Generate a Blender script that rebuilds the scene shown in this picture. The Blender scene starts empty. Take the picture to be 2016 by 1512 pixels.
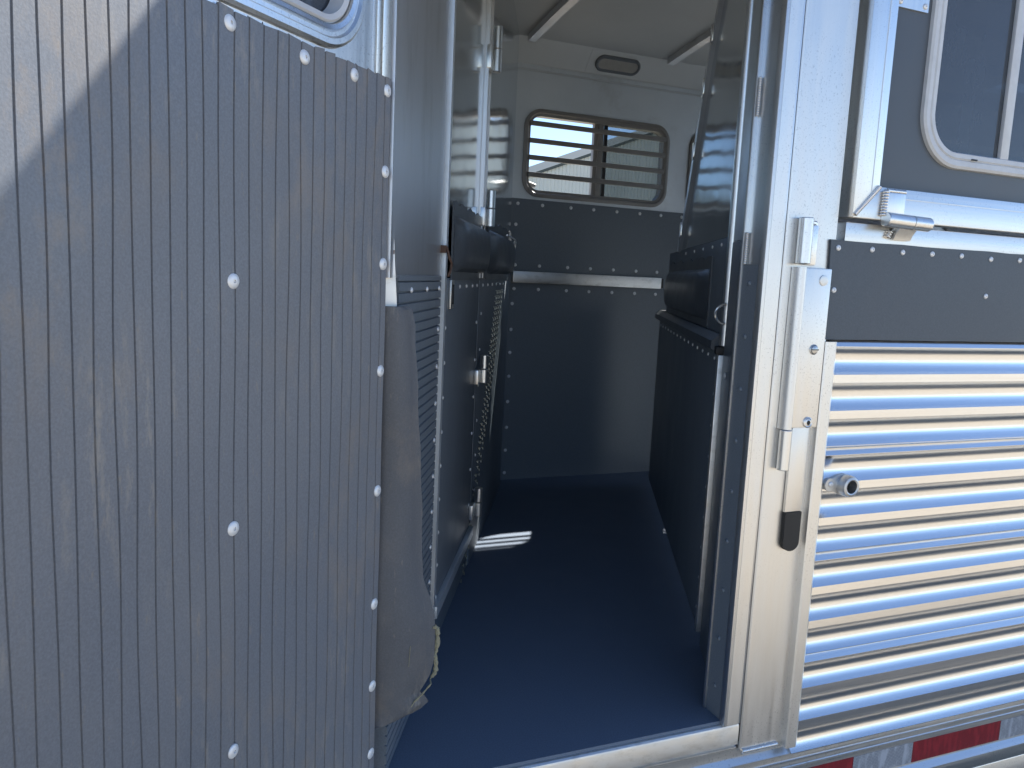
import bpy, bmesh, math, random
from mathutils import Vector, Matrix
random.seed(7)
sc = bpy.context.scene
COL = sc.collection

# ------------------------------------------------------------------ camera
cam_d = bpy.data.cameras.new('camera')
cam = bpy.data.objects.new('camera', cam_d)
COL.objects.link(cam)
cam_d.sensor_width = 36.0
cam_d.lens = 1580.0 / 2016.0 * 36.0
cam_d.clip_start = 0.02
cam_d.clip_end = 2000
cam.matrix_world = Matrix(((0.92333, 0.00866, -0.38393, 0.0),
                           (-0.38115, 0.14216, -0.91342, -1.2),
                           (0.04667, 0.98981, 0.13451, 0.855),
                           (0, 0, 0, 1)))
sc.camera = cam

# ------------------------------------------------------------------ light
SUN = Vector((1.72, 1.0, 1.8)).normalized()          # towards the sun
EL = math.asin(SUN.z)
AZ = math.atan2(SUN.x, SUN.y)
w = bpy.data.worlds.new('World')
sc.world = w
w.use_nodes = True
nt = w.node_tree
nt.nodes.clear()
sky = nt.nodes.new('ShaderNodeTexSky')
sky.sky_type = 'NISHITA'
sky.sun_disc = False
sky.sun_elevation = EL
sky.sun_rotation = AZ
sky.air_density = 0.9
sky.altitude = 3500
sky.dust_density = 0.0
sky.ozone_density = 1.2
bg = nt.nodes.new('ShaderNodeBackground')
bg.inputs['Strength'].default_value = 0.09
wo = nt.nodes.new('ShaderNodeOutputWorld')
nt.links.new(sky.outputs[0], bg.inputs[0])
nt.links.new(bg.outputs[0], wo.inputs[0])
sl = bpy.data.lights.new('sun', 'SUN')
sl.energy = 4.6
sl.angle = math.radians(0.53)
sl.color = (1.0, 0.95, 0.87)
so = bpy.data.objects.new('sun', sl)
COL.objects.link(so)
so.location = SUN * 30
so.rotation_euler = SUN.to_track_quat('Z', 'Y').to_euler()
vs = sc.view_settings
vs.view_transform = 'Standard'
vs.look = 'None'
vs.exposure = 1.7
vs.gamma = 1.0
vs.use_curve_mapping = False
sc.cycles.use_denoising = True
sc.cycles.max_bounces = 14
sc.cycles.glossy_bounces = 8
sc.cycles.diffuse_bounces = 8
sc.cycles.transmission_bounces = 8
sc.cycles.sample_clamp_indirect = 6.0
sc.cycles.caustics_reflective = False
sc.cycles.caustics_refractive = False


# ------------------------------------------------------------------ materials
def new_mat(name):
    m = bpy.data.materials.new(name)
    m.use_nodes = True
    n = m.node_tree
    return m, n, n.nodes['Principled BSDF']


def coords(n, scale, rot=(0, 0, 0)):
    tc = n.nodes.new('ShaderNodeTexCoord')
    mp = n.nodes.new('ShaderNodeMapping')
    mp.inputs['Scale'].default_value = scale
    mp.inputs['Rotation'].default_value = rot
    n.links.new(tc.outputs['Object'], mp.inputs[0])
    return mp


def noise(n, scale3, detail=4, rough=0.55, rot=(0, 0, 0)):
    mp = coords(n, scale3, rot)
    t = n.nodes.new('ShaderNodeTexNoise')
    t.inputs['Scale'].default_value = 1.0
    t.inputs['Detail'].default_value = detail
    t.inputs['Roughness'].default_value = rough
    n.links.new(mp.outputs[0], t.inputs['Vector'])
    return t.outputs['Fac']


def ramp(n, fac, stops):
    r = n.nodes.new('ShaderNodeValToRGB')
    el = r.color_ramp.elements
    while len(el) < len(stops):
        el.new(0.5)
    for e, (p, c) in zip(el, stops):
        e.position = p
        e.color = (c[0], c[1], c[2], 1) if isinstance(c, (tuple, list)) else (c, c, c, 1)
    n.links.new(fac, r.inputs[0])
    return r.outputs[0]


def mix(n, fac, a, b, mode='MIX'):
    m = n.nodes.new('ShaderNodeMix')
    m.data_type = 'RGBA'
    m.blend_type = mode
    if isinstance(fac, (int, float)):
        m.inputs[0].default_value = fac
    else:
        n.links.new(fac, m.inputs[0])
    for s, v in ((6, a), (7, b)):
        if isinstance(v, (tuple, list)):
            m.inputs[s].default_value = (v[0], v[1], v[2], 1)
        else:
            n.links.new(v, m.inputs[s])
    return m.outputs[2]


def bump(n, b, height, strength=0.2, dist=0.002):
    bp = n.nodes.new('ShaderNodeBump')
    bp.inputs['Strength'].default_value = strength
    bp.inputs['Distance'].default_value = dist
    n.links.new(height, bp.inputs['Height'])
    n.links.new(bp.outputs[0], b.inputs['Normal'])


def metal(name, col=(0.80, 0.80, 0.80), rough=(0.28, 0.42), streak=(30, 30, 30), spec_noise=None, pit=None,
          wav=None, stain=None, aniso=0.0, metallic=1.0, pitd=0.68):
    m, n, b = new_mat(name)
    b.inputs['Metallic'].default_value = metallic
    b.inputs['Anisotropic'].default_value = aniso
    s1 = noise(n, streak, 5, 0.6)
    r = ramp(n, s1, [(0.3, rough[0]), (0.7, rough[1])])
    n.links.new(r, b.inputs['Roughness'])
    c = ramp(n, s1, [(0.25, tuple(x * 0.9 for x in col)), (0.75, col)])
    if pit:
        p = noise(n, (pit, pit, pit), 2, 0.5)
        big = noise(n, (5, 5, 5), 2, 0.5)
        pm = n.nodes.new('ShaderNodeMath')
        pm.operation = 'MULTIPLY'
        n.links.new(ramp(n, p, [(0.60, 0.0), (0.68, 1.0)]), pm.inputs[0])
        n.links.new(ramp(n, big, [(0.38, 0.0), (0.6, 0.75)]), pm.inputs[1])
        c = mix(n, pm.outputs[0], c, tuple(x * pitd for x in col))
    if stain:
        st = noise(n, stain, 6, 0.65)
        c = mix(n, ramp(n, st, [(0.52, 0.0), (0.75, 0.55)]), c, (0.42, 0.41, 0.38))
    n.links.new(c, b.inputs['Base Color'])
    if wav:
        wv = noise(n, wav[0], 2, 0.4)
        bump(n, b, wv, wav[1], wav[2])
    elif spec_noise:
        bump(n, b, noise(n, spec_noise, 3, 0.6), 0.12, 0.0006)
    return m


def rubber(name, col=(0.030, 0.033, 0.037), rough=(0.42, 0.6), dust=0.25, dustcol=(0.22, 0.21, 0.195), fine=380, spec=0.5, scuff=0.0):
    m, n, b = new_mat(name)
    a = noise(n, (7, 7, 3.5), 6, 0.62)
    f = noise(n, (fine, fine, fine), 2, 0.6)
    c = mix(n, ramp(n, f, [(0.35, 0.0), (0.75, 0.35)]), col, tuple(x * 1.8 for x in col))
    c = mix(n, ramp(n, a, [(0.45, 0.0), (0.8, dust)]), c, dustcol)
    if scuff:
        s = noise(n, (16, 16, 9), 7, 0.7)
        low = noise(n, (3, 3, 2.2), 3, 0.5)
        mm = n.nodes.new('ShaderNodeMath')
        mm.operation = 'MULTIPLY'
        n.links.new(ramp(n, s, [(0.47, 0.0), (0.68, scuff)]), mm.inputs[0])
        n.links.new(ramp(n, low, [(0.46, 0.0), (0.64, 0.9)]), mm.inputs[1])
        c = mix(n, mm.outputs[0], c, (0.32, 0.25, 0.18))
        sp = noise(n, (140, 140, 34), 3, 0.6)
        c = mix(n, ramp(n, sp, [(0.64, 0.0), (0.76, scuff * 0.6)]), c, (0.32, 0.26, 0.19))
        sc2 = noise(n, (60, 60, 14), 5, 0.75, (0.0, 0.6, 0.3))
        lw2 = noise(n, (4, 4, 3), 3, 0.5)
        m3 = n.nodes.new('ShaderNodeMath')
        m3.operation = 'MULTIPLY'
        n.links.new(ramp(n, sc2, [(0.53, 0.0), (0.68, scuff)]), m3.inputs[0])
        n.links.new(ramp(n, lw2, [(0.48, 0.0), (0.62, 0.9)]), m3.inputs[1])
        c = mix(n, m3.outputs[0], c, (0.32, 0.29, 0.25))
    n.links.new(c, b.inputs['Base Color'])
    n.links.new(ramp(n, a, [(0.3, rough[0]), (0.7, rough[1])]), b.inputs['Roughness'])
    b.inputs['Specular IOR Level'].default_value = spec
    bump(n, b, f, 0.25, 0.0005)
    return m


M = {}
M['alu'] = metal('brushed_aluminium', (0.80, 0.80, 0.79), (0.28, 0.40), (160, 160, 3), spec_noise=(200, 200, 200), pit=330)
M['alu_h'] = metal('brushed_aluminium_rail', (0.78, 0.78, 0.77), (0.27, 0.42), (3, 60, 200), spec_noise=(200, 200, 200), pit=260)
M['alu_post'] = metal('pitted_aluminium', (0.80, 0.79, 0.77), (0.34, 0.46), (60, 60, 5), spec_noise=(260, 260, 260), pit=300)
M['alu_worn'] = metal('worn_aluminium', (0.74, 0.74, 0.73), (0.35, 0.55), (20, 20, 60), spec_noise=(180, 180, 180), stain=(30, 30, 60))
M['plank'] = metal('polished_plank_aluminium', (0.83, 0.83, 0.83), (0.19, 0.27), (2, 60, 160), spec_noise=(30, 200, 200), pit=300, pitd=0.82)
M['mirror'] = metal('smooth_aluminium_sheet', (0.68, 0.73, 0.77), (0.10, 0.17), (8, 8, 2), wav=((2.2, 2.2, 5.0), 0.25, 0.02))
M['sheet'] = metal('brushed_interior_sheet', (0.74, 0.74, 0.75), (0.36, 0.50), (260, 260, 4), spec_noise=(300, 300, 10), stain=(9, 9, 2))
M['wall_in'] = metal('interior_wall_sheet', (0.74, 0.79, 0.83), (0.40, 0.52), (6, 6, 6), spec_noise=(90, 90, 90), stain=(5, 5, 5), metallic=0.7)
M['ceil'] = metal('ceiling_sheet', (0.76, 0.81, 0.84), (0.45, 0.6), (4, 4, 4), metallic=0.1)
M['cast'] = metal('cast_aluminium', (0.58, 0.59, 0.60), (0.4, 0.5), (50, 50, 50), spec_noise=(220, 220, 220))
M['tread'] = metal('dull_tread_aluminium', (0.42, 0.43, 0.38), (0.4, 0.5), (60, 60, 60))
M['rivet'] = metal('rivet_aluminium', (0.86, 0.87, 0.88), (0.42, 0.55), (90, 90, 90), metallic=0.35)
M['steel'] = metal('screw_steel', (0.55, 0.56, 0.57), (0.25, 0.4), (120, 120, 120))
M['weld'] = metal('weld_bead', (0.80, 0.79, 0.78), (0.25, 0.36), (120, 120, 120))
M['door_rub'] = rubber('ribbed_door_rubber', (0.150, 0.162, 0.184), (0.36, 0.50), 0.30, scuff=0.68, spec=0.6)  # grey lifted beyond real black rubber, glare put into the colour
M['rub'] = rubber('black_rubber', (0.062, 0.077, 0.096), (0.42, 0.55), 0.14)
M['rub_in'] = rubber('interior_rubber', (0.150, 0.176, 0.205), (0.36, 0.48), 0.08)  # lighter and bluer than black rubber: stall brightness put into the colour
M['flap'] = rubber('torn_rubber', (0.085, 0.090, 0.100), (0.55, 0.7), 0.3, scuff=0.6)
M['mat'] = rubber('floor_mat_rubber', (0.135, 0.172, 0.230), (0.55, 0.7), 0.05, spec=0.3)  # mat grey raised above true black to brighten the floor by colour
M['paint'] = rubber('charcoal_panel', (0.075, 0.086, 0.100), (0.34, 0.42), 0.08, fine=700)
M['pad'] = rubber('vinyl_pad', (0.075, 0.086, 0.100), (0.3, 0.42), 0.05, fine=260)  # pad colour raised where too little light reaches the divider
M['gasket'] = rubber('black_gasket', (0.012, 0.012, 0.013), (0.5, 0.6), 0.1)


def plain(name, col, rough=0.5, metallic=0.0, spec=0.5):
    m, n, b = new_mat(name)
    f = noise(n, (40, 40, 40), 4, 0.6)
    c = ramp(n, f, [(0.3, tuple(x * 0.88 for x in col)), (0.7, col)])
    n.links.new(c, b.inputs['Base Color'])
    b.inputs['Roughness'].default_value = rough
    b.inputs['Metallic'].default_value = metallic
    b.inputs['Specular IOR Level'].default_value = spec
    return m


M['vinyl_white'] = plain('white_window_trim', (0.62, 0.63, 0.64), 0.38)
M['rust'] = plain('rusty_steel', (0.12, 0.07, 0.05), 0.8)
M['straw'] = plain('dry_straw_fibre', (0.30, 0.28, 0.19), 0.9)
M['bar'] = plain('dull_grey_bar_paint', (0.30, 0.29, 0.28), 0.4)
M['lens'] = plain('dome_light_lens', (0.42, 0.42, 0.40), 0.35)
M['plastic_white'] = plain('white_latch_plastic', (0.75, 0.75, 0.73), 0.4)
M['barn_wall'] = plain('painted_barn_steel', (0.58, 0.62, 0.58), 0.55)
M['barn_roof'] = plain('grey_green_barn_roof', (0.055, 0.072, 0.066), 0.6)


def tape(name, col, dark):
    m, n, b = new_mat(name)
    mp = coords(n, (1, 1, 1))
    br = n.nodes.new('ShaderNodeTexBrick')
    br.inputs['Scale'].default_value = 1.0
    br.inputs['Brick Width'].default_value = 0.0042
    br.inputs['Row Height'].default_value = 0.0036
    br.inputs['Mortar Size'].default_value = 0.0005
    br.inputs['Color1'].default_value = (*col, 1)
    br.inputs['Color2'].default_value = (*[x * 0.85 for x in col], 1)
    br.inputs['Mortar'].default_value = (*dark, 1)
    mp.inputs['Rotation'].default_value = (math.radians(90), 0, 0)
    n.links.new(mp.outputs[0], br.inputs['Vector'])
    bl = noise(n, (70, 70, 22), 2, 0.4)
    c = mix(n, ramp(n, bl, [(0.48, 0.0), (0.62, 0.7)]), br.outputs['Color'], tuple(min(1, x * 1.35) for x in col))
    n.links.new(c, b.inputs['Base Color'])
    b.inputs['Roughness'].default_value = 0.3
    return m


M['tape_red'] = tape('red_reflective_tape', (0.27, 0.022, 0.028), (0.20, 0.018, 0.024))
M['tape_white'] = tape('white_reflective_tape', (0.40, 0.41, 0.44), (0.20, 0.21, 0.23))


def glass(name, tint, rough=0.02, alpha=0.45):
    m, n, b = new_mat(name)
    b.inputs['Base Color'].default_value = (*tint, 1)
    b.inputs['Roughness'].default_value = rough
    b.inputs['Specular IOR Level'].default_value = 0.75
    tr = n.nodes.new('ShaderNodeBsdfTransparent')
    tr.inputs[0].default_value = (0.75, 0.79, 0.80, 1)
    ms = n.nodes.new('ShaderNodeMixShader')
    ms.inputs[0].default_value = alpha
    dirt = noise(n, (12, 12, 5), 5, 0.65)
    n.links.new(ramp(n, dirt, [(0.3, alpha - 0.03), (0.75, alpha + 0.06)]), ms.inputs[0])
    n.links.new(tr.outputs[0], ms.inputs[1])
    n.links.new(b.outputs[0], ms.inputs[2])
    n.links.new(ms.outputs[0], n.nodes['Material Output'].inputs[0])
    return m


M['glass'] = glass('tinted_window_glass', (0.07, 0.08, 0.095), 0.04, 0.82)
M['pane_dusty'] = glass('dusty_pane_glass', (0.20, 0.22, 0.22), 0.15, 0.35)


def ground_mat():
    m, n, b = new_mat('dry_gravel')
    f1 = noise(n, (0.9, 0.9, 0.9), 5, 0.6)
    f2 = noise(n, (28, 28, 28), 5, 0.7)
    c = ramp(n, f1, [(0.3, (0.31, 0.27, 0.21)), (0.7, (0.40, 0.35, 0.275))])
    c = mix(n, ramp(n, f2, [(0.35, 0.0), (0.7, 0.6)]), c, (0.26, 0.235, 0.195))
    n.links.new(c, b.inputs['Base Color'])
    b.inputs['Roughness'].default_value = 0.9
    bump(n, b, f2, 0.6, 0.02)
    return m


M['ground'] = ground_mat()

# ------------------------------------------------------------------ helpers


class Frame:
    def __init__(s, o, u, v):
        s.o, s.u, s.v = Vector(o), Vector(u).normalized(), Vector(v).normalized()
        s.w = Vector((0, 0, 1))

    def __call__(s, a, b, c):
        return s.o + s.u * a + s.v * b + s.w * c

    def mat(s, a, b, c):
        z, x = s.v, s.u
        y = z.cross(x)
        p = s(a, b, c)
        return Matrix(((x.x, y.x, z.x, p.x), (x.y, y.y, z.y, p.y), (x.z, y.z, z.z, p.z), (0, 0, 0, 1)))


TH = math.radians(27.5)
DH = math.radians(46.5)
EXT = Frame((0, 0, 0), (1, 0, 0), (0, -1, 0))
BACK = Frame((0, 1.85, 0), (1, 0, 0), (0, -1, 0))
DOOR = Frame((0.286, -0.002, 0), (-math.sin(DH), -math.cos(DH), 0), (math.cos(DH), -math.sin(DH), 0))
LEFT = Frame((0.312, 0.03, 0), (math.sin(TH), math.cos(TH), 0), (math.cos(TH), -math.sin(TH), 0))
RIGHT = Frame((1.148, 0.309, 0), (math.sin(TH), math.cos(TH), 0), (-math.cos(TH), math.sin(TH), 0))
JAMB = Frame((0.99, 0, 0), (0, 1, 0), (-1, 0, 0))

ROOT_LOC = Vector((1.0, 0.93, -0.58))


def finish(bm, smooth=30, recalc=True):
    if recalc:
        bmesh.ops.recalc_face_normals(bm, faces=bm.faces[:])
    me = bpy.data.meshes.new('m')
    bm.to_mesh(me)
    bm.free()
    if smooth:
        me.polygons.foreach_set('use_smooth', [True] * len(me.polygons))
        me.set_sharp_from_angle(angle=math.radians(smooth))
    return me


def obj(name, me, m, parent=None, mw=None, label=None, cat=None, kind=None, group=None):
    if isinstance(me, bmesh.types.BMesh):
        me = finish(me)
        me.name = name
    if m is not None and not me.materials:
        me.materials.append(M[m])
    o = bpy.data.objects.new(name, me)
    COL.objects.link(o)
    if mw is not None:
        o.matrix_basis = mw
    if parent is not None:
        o.parent = parent
        if parent.type == 'EMPTY':
            o.matrix_parent_inverse = Matrix.Translation(-ROOT_LOC)
        elif parent.get('_mw'):
            o.matrix_parent_inverse = parent.matrix_basis.inverted()
    if label:
        o['label'] = label
    if cat:
        o['category'] = cat
    if kind:
        o['kind'] = kind
    if group:
        o['group'] = group
    return o


def fbox(bm, F, a0, a1, b0, b1, c0, c1, bev=0.0, seg=2):
    vs = [bm.verts.new(F(a, b, c)) for a in (a0, a1) for b in (b0, b1) for c in (c0, c1)]
    q = [(0, 1, 3, 2), (4, 6, 7, 5), (0, 4, 5, 1), (2, 3, 7, 6), (0, 2, 6, 4), (1, 5, 7, 3)]
    fs = [bm.faces.new([vs[i] for i in t]) for t in q]
    if bev:
        es = list({e for f in fs for e in f.edges})
        bmesh.ops.bevel(bm, geom=es, offset=bev, segments=seg, profile=0.6, affect='EDGES')
    return bm


def boxes(F, *bs):
    bm = bmesh.new()
    for t in bs:
        fbox(bm, F, *t)
    return bm


def extrude_poly(F, pts, b0, b1, bm=None):
    """polygon in (a,c), solid between b0 and b1"""
    bm = bm or bmesh.new()
    f0 = [bm.verts.new(F(a, b0, c)) for a, c in pts]
    f1 = [bm.verts.new(F(a, b1, c)) for a, c in pts]
    bm.faces.new(f0)
    bm.faces.new(f1)
    n = len(pts)
    for i in range(n):
        bm.faces.new((f0[i], f0[(i + 1) % n], f1[(i + 1) % n], f1[i]))
    return bm


def extrude_prof(F, prof, a0, a1, bm=None, na=1, jit=0.0):
    """profile of (b,c) swept along a; closed solid"""
    bm = bm or bmesh.new()
    rows = []
    for k in range(na + 1):
        a = a0 + (a1 - a0) * k / na
        rows.append([bm.verts.new(F(a, b + (random.uniform(-jit, jit) if jit else 0), c)) for b, c in prof])
    n = len(prof)
    for r0, r1 in zip(rows, rows[1:]):
        for i in range(n):
            bm.faces.new((r0[i], r0[(i + 1) % n], r1[(i + 1) % n], r1[i]))
    bm.faces.new(rows[0])
    bm.faces.new(rows[-1])
    return bm


def rr(a0, a1, c0, c1, r, n=8):
    pts = []
    for cx, cz, st in ((a1 - r, c1 - r, 0), (a0 + r, c1 - r, 90), (a0 + r, c0 + r, 180), (a1 - r, c0 + r, 270)):
        for i in range(n + 1):
            t = math.radians(st + 90 * i / n)
            pts.append((cx + r * math.cos(t), cz + r * math.sin(t)))
    return pts


def ring(F, a0, a1, c0, c1, r, prof, n=8, bm=None):
    """rounded rectangle ring, prof = closed list of (inset, b)"""
    bm = bm or bmesh.new()
    loops = []
    for ins, b in prof:
        p = rr(a0 + ins, a1 - ins, c0 + ins, c1 - ins, max(r - ins, 0.003), n)
        loops.append([bm.verts.new(F(a, b, c)) for a, c in p])
    m = len(loops)
    k = len(loops[0])
    for i in range(m):
        l0, l1 = loops[i], loops[(i + 1) % m]
        for j in range(k):
            bm.faces.new((l0[j], l0[(j + 1) % k], l1[(j + 1) % k], l1[j]))
    return bm


def plate_hole(F, A0, A1, C0, C1, hole, b0, b1, n=8, bm=None):
    """rectangular plate with a rounded-rectangle hole (a0,a1,c0,c1,r)"""
    bm = bm or bmesh.new()
    a0, a1, c0, c1, r = hole
    inn = rr(a0, a1, c0, c1, r, n)
    out = []
    cor = ((A1, C1), (A0, C1), (A0, C0), (A1, C0))
    h = n // 2
    for q in range(4):
        s, e = inn[q * (n + 1)], inn[q * (n + 1) + n]
        X, Z = cor[q]
        if q % 2 == 0:
            S, E_ = (X, s[1]), (e[0], Z)
        else:
            S, E_ = (s[0], Z), (X, e[1])
        for i in range(n + 1):
            if i <= h:
                t = i / h
                out.append((S[0] + (X - S[0]) * t, S[1] + (Z - S[1]) * t))
            else:
                t = (i - h) / h
                out.append((X + (E_[0] - X) * t, Z + (E_[1] - Z) * t))
    vi = [[bm.verts.new(F(a, b, c)) for a, c in inn] for b in (b0, b1)]
    vo = [[bm.verts.new(F(a, b, c)) for a, c in out] for b in (b0, b1)]
    k = len(inn)
    for j in range(k):
        j2 = (j + 1) % k
        for s in (0, 1):
            bm.faces.new((vi[s][j], vi[s][j2], vo[s][j2], vo[s][j]))
        bm.faces.new((vi[0][j], vi[0][j2], vi[1][j2], vi[1][j]))
        bm.faces.new((vo[0][j], vo[0][j2], vo[1][j2], vo[1][j]))
    return bm


def tube(path, rad, seg=12, bm=None, cap=True):
    bm = bm or bmesh.new()
    path = [Vector(p) for p in path]
    n = len(path)
    rings = []
    up = Vector((0.13, 0.27, 0.95))
    for i, p in enumerate(path):
        t = (path[min(i + 1, n - 1)] - path[max(i - 1, 0)]).normalized()
        x = t.cross(up)
        if x.length < 0.2:
            x = t.cross(Vector((1, 0, 0)))
        x.normalize()
        y = t.cross(x)
        r = rad(i / max(n - 1, 1)) if callable(rad) else rad
        rings.append([bm.verts.new(p + x * r * math.cos(2 * math.pi * k / seg) + y * r * math.sin(2 * math.pi * k / seg)) for k in range(seg)])
    for r0, r1 in zip(rings, rings[1:]):
        for k in range(seg):
            bm.faces.new((r0[k], r0[(k + 1) % seg], r1[(k + 1) % seg], r1[k]))
    if cap:
        bm.faces.new(rings[0])
        bm.faces.new(rings[-1])
    return bm


def bead(p0, p1, r, ripples=14, flat=None):
    p0, p1 = Vector(p0), Vector(p1)
    N = ripples * 5
    pts = [p0.lerp(p1, i / N) for i in range(N + 1)]
    return tube(pts, lambda t: r * (0.78 + 0.24 * abs(math.sin(t * ripples * math.pi))) * (0.6 if t in (0.0, 1.0) else 1), 10)


def lathe(prof, seg=16):
    """profile (r,z) about z, local mesh"""
    bm = bmesh.new()
    rows = []
    for r, z in prof:
        if r < 1e-6:
            rows.append([bm.verts.new((0, 0, z))])
        else:
            rows.append([bm.verts.new((r * math.cos(2 * math.pi * k / seg), r * math.sin(2 * math.pi * k / seg), z)) for k in range(seg)])
    for r0, r1 in zip(rows, rows[1:]):
        for k in range(seg):
            if len(r1) == 1 and len(r0) == 1:
                continue
            if len(r1) == 1:
                bm.faces.new((r0[k], r0[(k + 1) % seg], r1[0]))
            elif len(r0) == 1:
                bm.faces.new((r0[0], r1[k], r1[(k + 1) % seg]))
            else:
                bm.faces.new((r0[k], r0[(k + 1) % seg], r1[(k + 1) % seg], r1[k]))
    return bm


def rivet_mesh(r, seg=14):
    me = finish(lathe([(r, -0.0006), (r, 0.0006), (r * 0.88, 0.0018), (r * 0.55, 0.0028), (r * 0.24, 0.0030), (r * 0.20, 0.0010), (0, 0.0008)], seg), 40)
    me.name = 'rivet'
    me.materials.append(M['rivet'])
    return me


RIV_BIG = rivet_mesh(0.0090, 18)
RIV_MID = rivet_mesh(0.0056, 14)
RIV_SM = rivet_mesh(0.0072, 12)
RIV_TINY = rivet_mesh(0.0050, 10)
RIV_JAMB = rivet_mesh(0.0050, 10)
RIV_JAMB.materials.clear()
RIV_JAMB.materials.append(M['rub_in'])


def rivet(F, a, b, c, parent, me=None, name='rivet'):
    mw = F.mat(a, b, c) @ Matrix.Rotation(random.uniform(-0.06, 0.06), 4, 'X') @ Matrix.Rotation(random.uniform(-0.06, 0.06), 4, 'Y') \
        @ Matrix.Rotation(random.uniform(0, 6), 4, 'Z')
    return obj(name, me, None, parent, mw)


def cyl(F, p0, p1, r, seg=20, bm=None, bev=0.0):
    """capped cylinder between frame points with softened rims"""
    A, B = F(*p0), F(*p1)
    d = (B - A)
    L = d.length
    d.normalize()
    e = bev or r * 0.12
    bm = bm or bmesh.new()
    x = d.cross(Vector((0.3, 0.5, 0.81)))
    x.normalize()
    y = d.cross(x)
    rows = []
    for t, rr_ in ((0, r - e), (e, r), (L - e, r), (L, r - e)):
        rows.append([bm.verts.new(A + d * t + x * rr_ * math.cos(2 * math.pi * k / seg) + y * rr_ * math.sin(2 * math.pi * k / seg)) for k in range(seg)])
    for r0, r1 in zip(rows, rows[1:]):
        for k in range(seg):
            bm.faces.new((r0[k], r0[(k + 1) % seg], r1[(k + 1) % seg], r1[k]))
    bm.faces.new(rows[0])
    bm.faces.new(rows[-1])
    return bm


CEIL = [(0.03, 1.62), (0.09, 1.70), (0.30, 1.785), (0.60, 1.838), (0.93, 1.855), (1.26, 1.838), (1.56, 1.80), (1.78, 1.765), (1.85, 1.684)]


def ceil_z(y):
    y = max(CEIL[0][0], min(CEIL[-1][0], y))
    for (y0, z0), (y1, z1) in zip(CEIL, CEIL[1:]):
        if y <= y1:
            return z0 + (z1 - z0) * (y - y0) / (y1 - y0)
    return CEIL[-1][1]


def wall_panel(F, a0, a1, c0, b0, b1, n=14, c_top=None, drop=0.0):
    """panel whose top follows the crowned ceiling"""
    pts = [(a0, c0), (a1, c0)]
    for i in range(n + 1):
        a = a1 + (a0 - a1) * i / n
        pts.append((a, ceil_z(F(a, 0, 0).y) - 0.002 - drop))
    return extrude_poly(F, pts, b0, b1)


# ------------------------------------------------------------------ ground and barn
bm = bmesh.new()
for x, y in ((-400, -400), (400, -400), (400, 400), (-400, 400)):
    bm.verts.new((x, y, -0.58))
bm.faces.new(bm.verts[:])
obj('ground', bm, 'ground', kind='structure')

# ------------------------------------------------------------------ trailer root
trailer = bpy.data.objects.new('horse_trailer', None)
COL.objects.link(trailer)
trailer.location = ROOT_LOC
trailer['label'] = 'aluminium slant-load horse trailer with its side door swung open, showing the rubber-lined stall'
trailer['category'] = 'horse trailer'
T = trailer

# --- shell ---------------------------------------------------------------
XL, XR = -0.95, 6.5
roof_out = [(-0.008, 1.61), (-0.008, 1.62), (0.035, 1.70), (0.29, 1.815), (0.60, 1.868), (0.93, 1.885), (1.26, 1.868), (1.57, 1.83), (1.80, 1.795), (1.888, 1.70), (1.888, 1.66)]
YF = Frame((0, 0, 0), (1, 0, 0), (0, 1, 0))      # (a=X, b=Y, c=Z)
prof = roof_out + [(1.85, 1.66)] + [(y, z) for y, z in reversed(CEIL)]
bm = extrude_prof(YF, prof, XL, 3.45)
extrude_prof(YF, prof, 4.55, XR, bm)
# unseen roof gap over the forward stalls, added for light: only the eaves run through
extrude_prof(YF, roof_out[:4] + [(0.30, 1.785), (0.09, 1.70), (0.03, 1.62)], 3.45, 4.55, bm)
extrude_prof(YF, roof_out[7:] + [(1.85, 1.66), (1.85, 1.684), (1.78, 1.765), (1.56, 1.80)], 3.45, 4.55, bm)
roof = obj('roof', bm, 'ceil', T, label='crowned pale aluminium ceiling of the stall')
for X in (-0.6, 0.0, 0.6, 1.26, 1.885, 2.5, 4.8, 5.4, 6.0):
    bm = bmesh.new()
    pr = []
    for y in [0.1 + 1.66 * i / 16 for i in range(17)]:
        pr.append((y, ceil_z(y) + 0.0))
    low = [(y, z - 0.026) for y, z in pr]
    extrude_prof(YF, pr + low[::-1], X - 0.016, X + 0.016, bm)
    obj('ceiling_rib', bm, 'sheet', roof)
obj('bounce_floor', boxes(YF, (2.05, XR, 0.0, 1.85, -0.06, -0.006)), 'wall_in', T)  # unseen bare metal floor, added to bounce sunlight into the stall
obj('floor', boxes(YF, (XL, 2.05, 0.0, 1.85, -0.06, 0.0)), 'mat', T, label='black rubber mat floor of the stall')
bm = boxes(YF, (XL - 0.03, XL, 0.0, 1.88, -0.3, 1.62))
obj('end_wall', bm, 'wall_in', T)
obj('end_wall', boxes(YF, (XR, XR + 0.03, 0.0, 1.88, -0.3, 0.75)), 'wall_in', T)  # unseen far end, left open above to let daylight into the stall
obj('side_wall', boxes(YF, (XL, 0.24, 0.0, 0.03, -0.07, 1.62)), 'alu', T)

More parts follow.
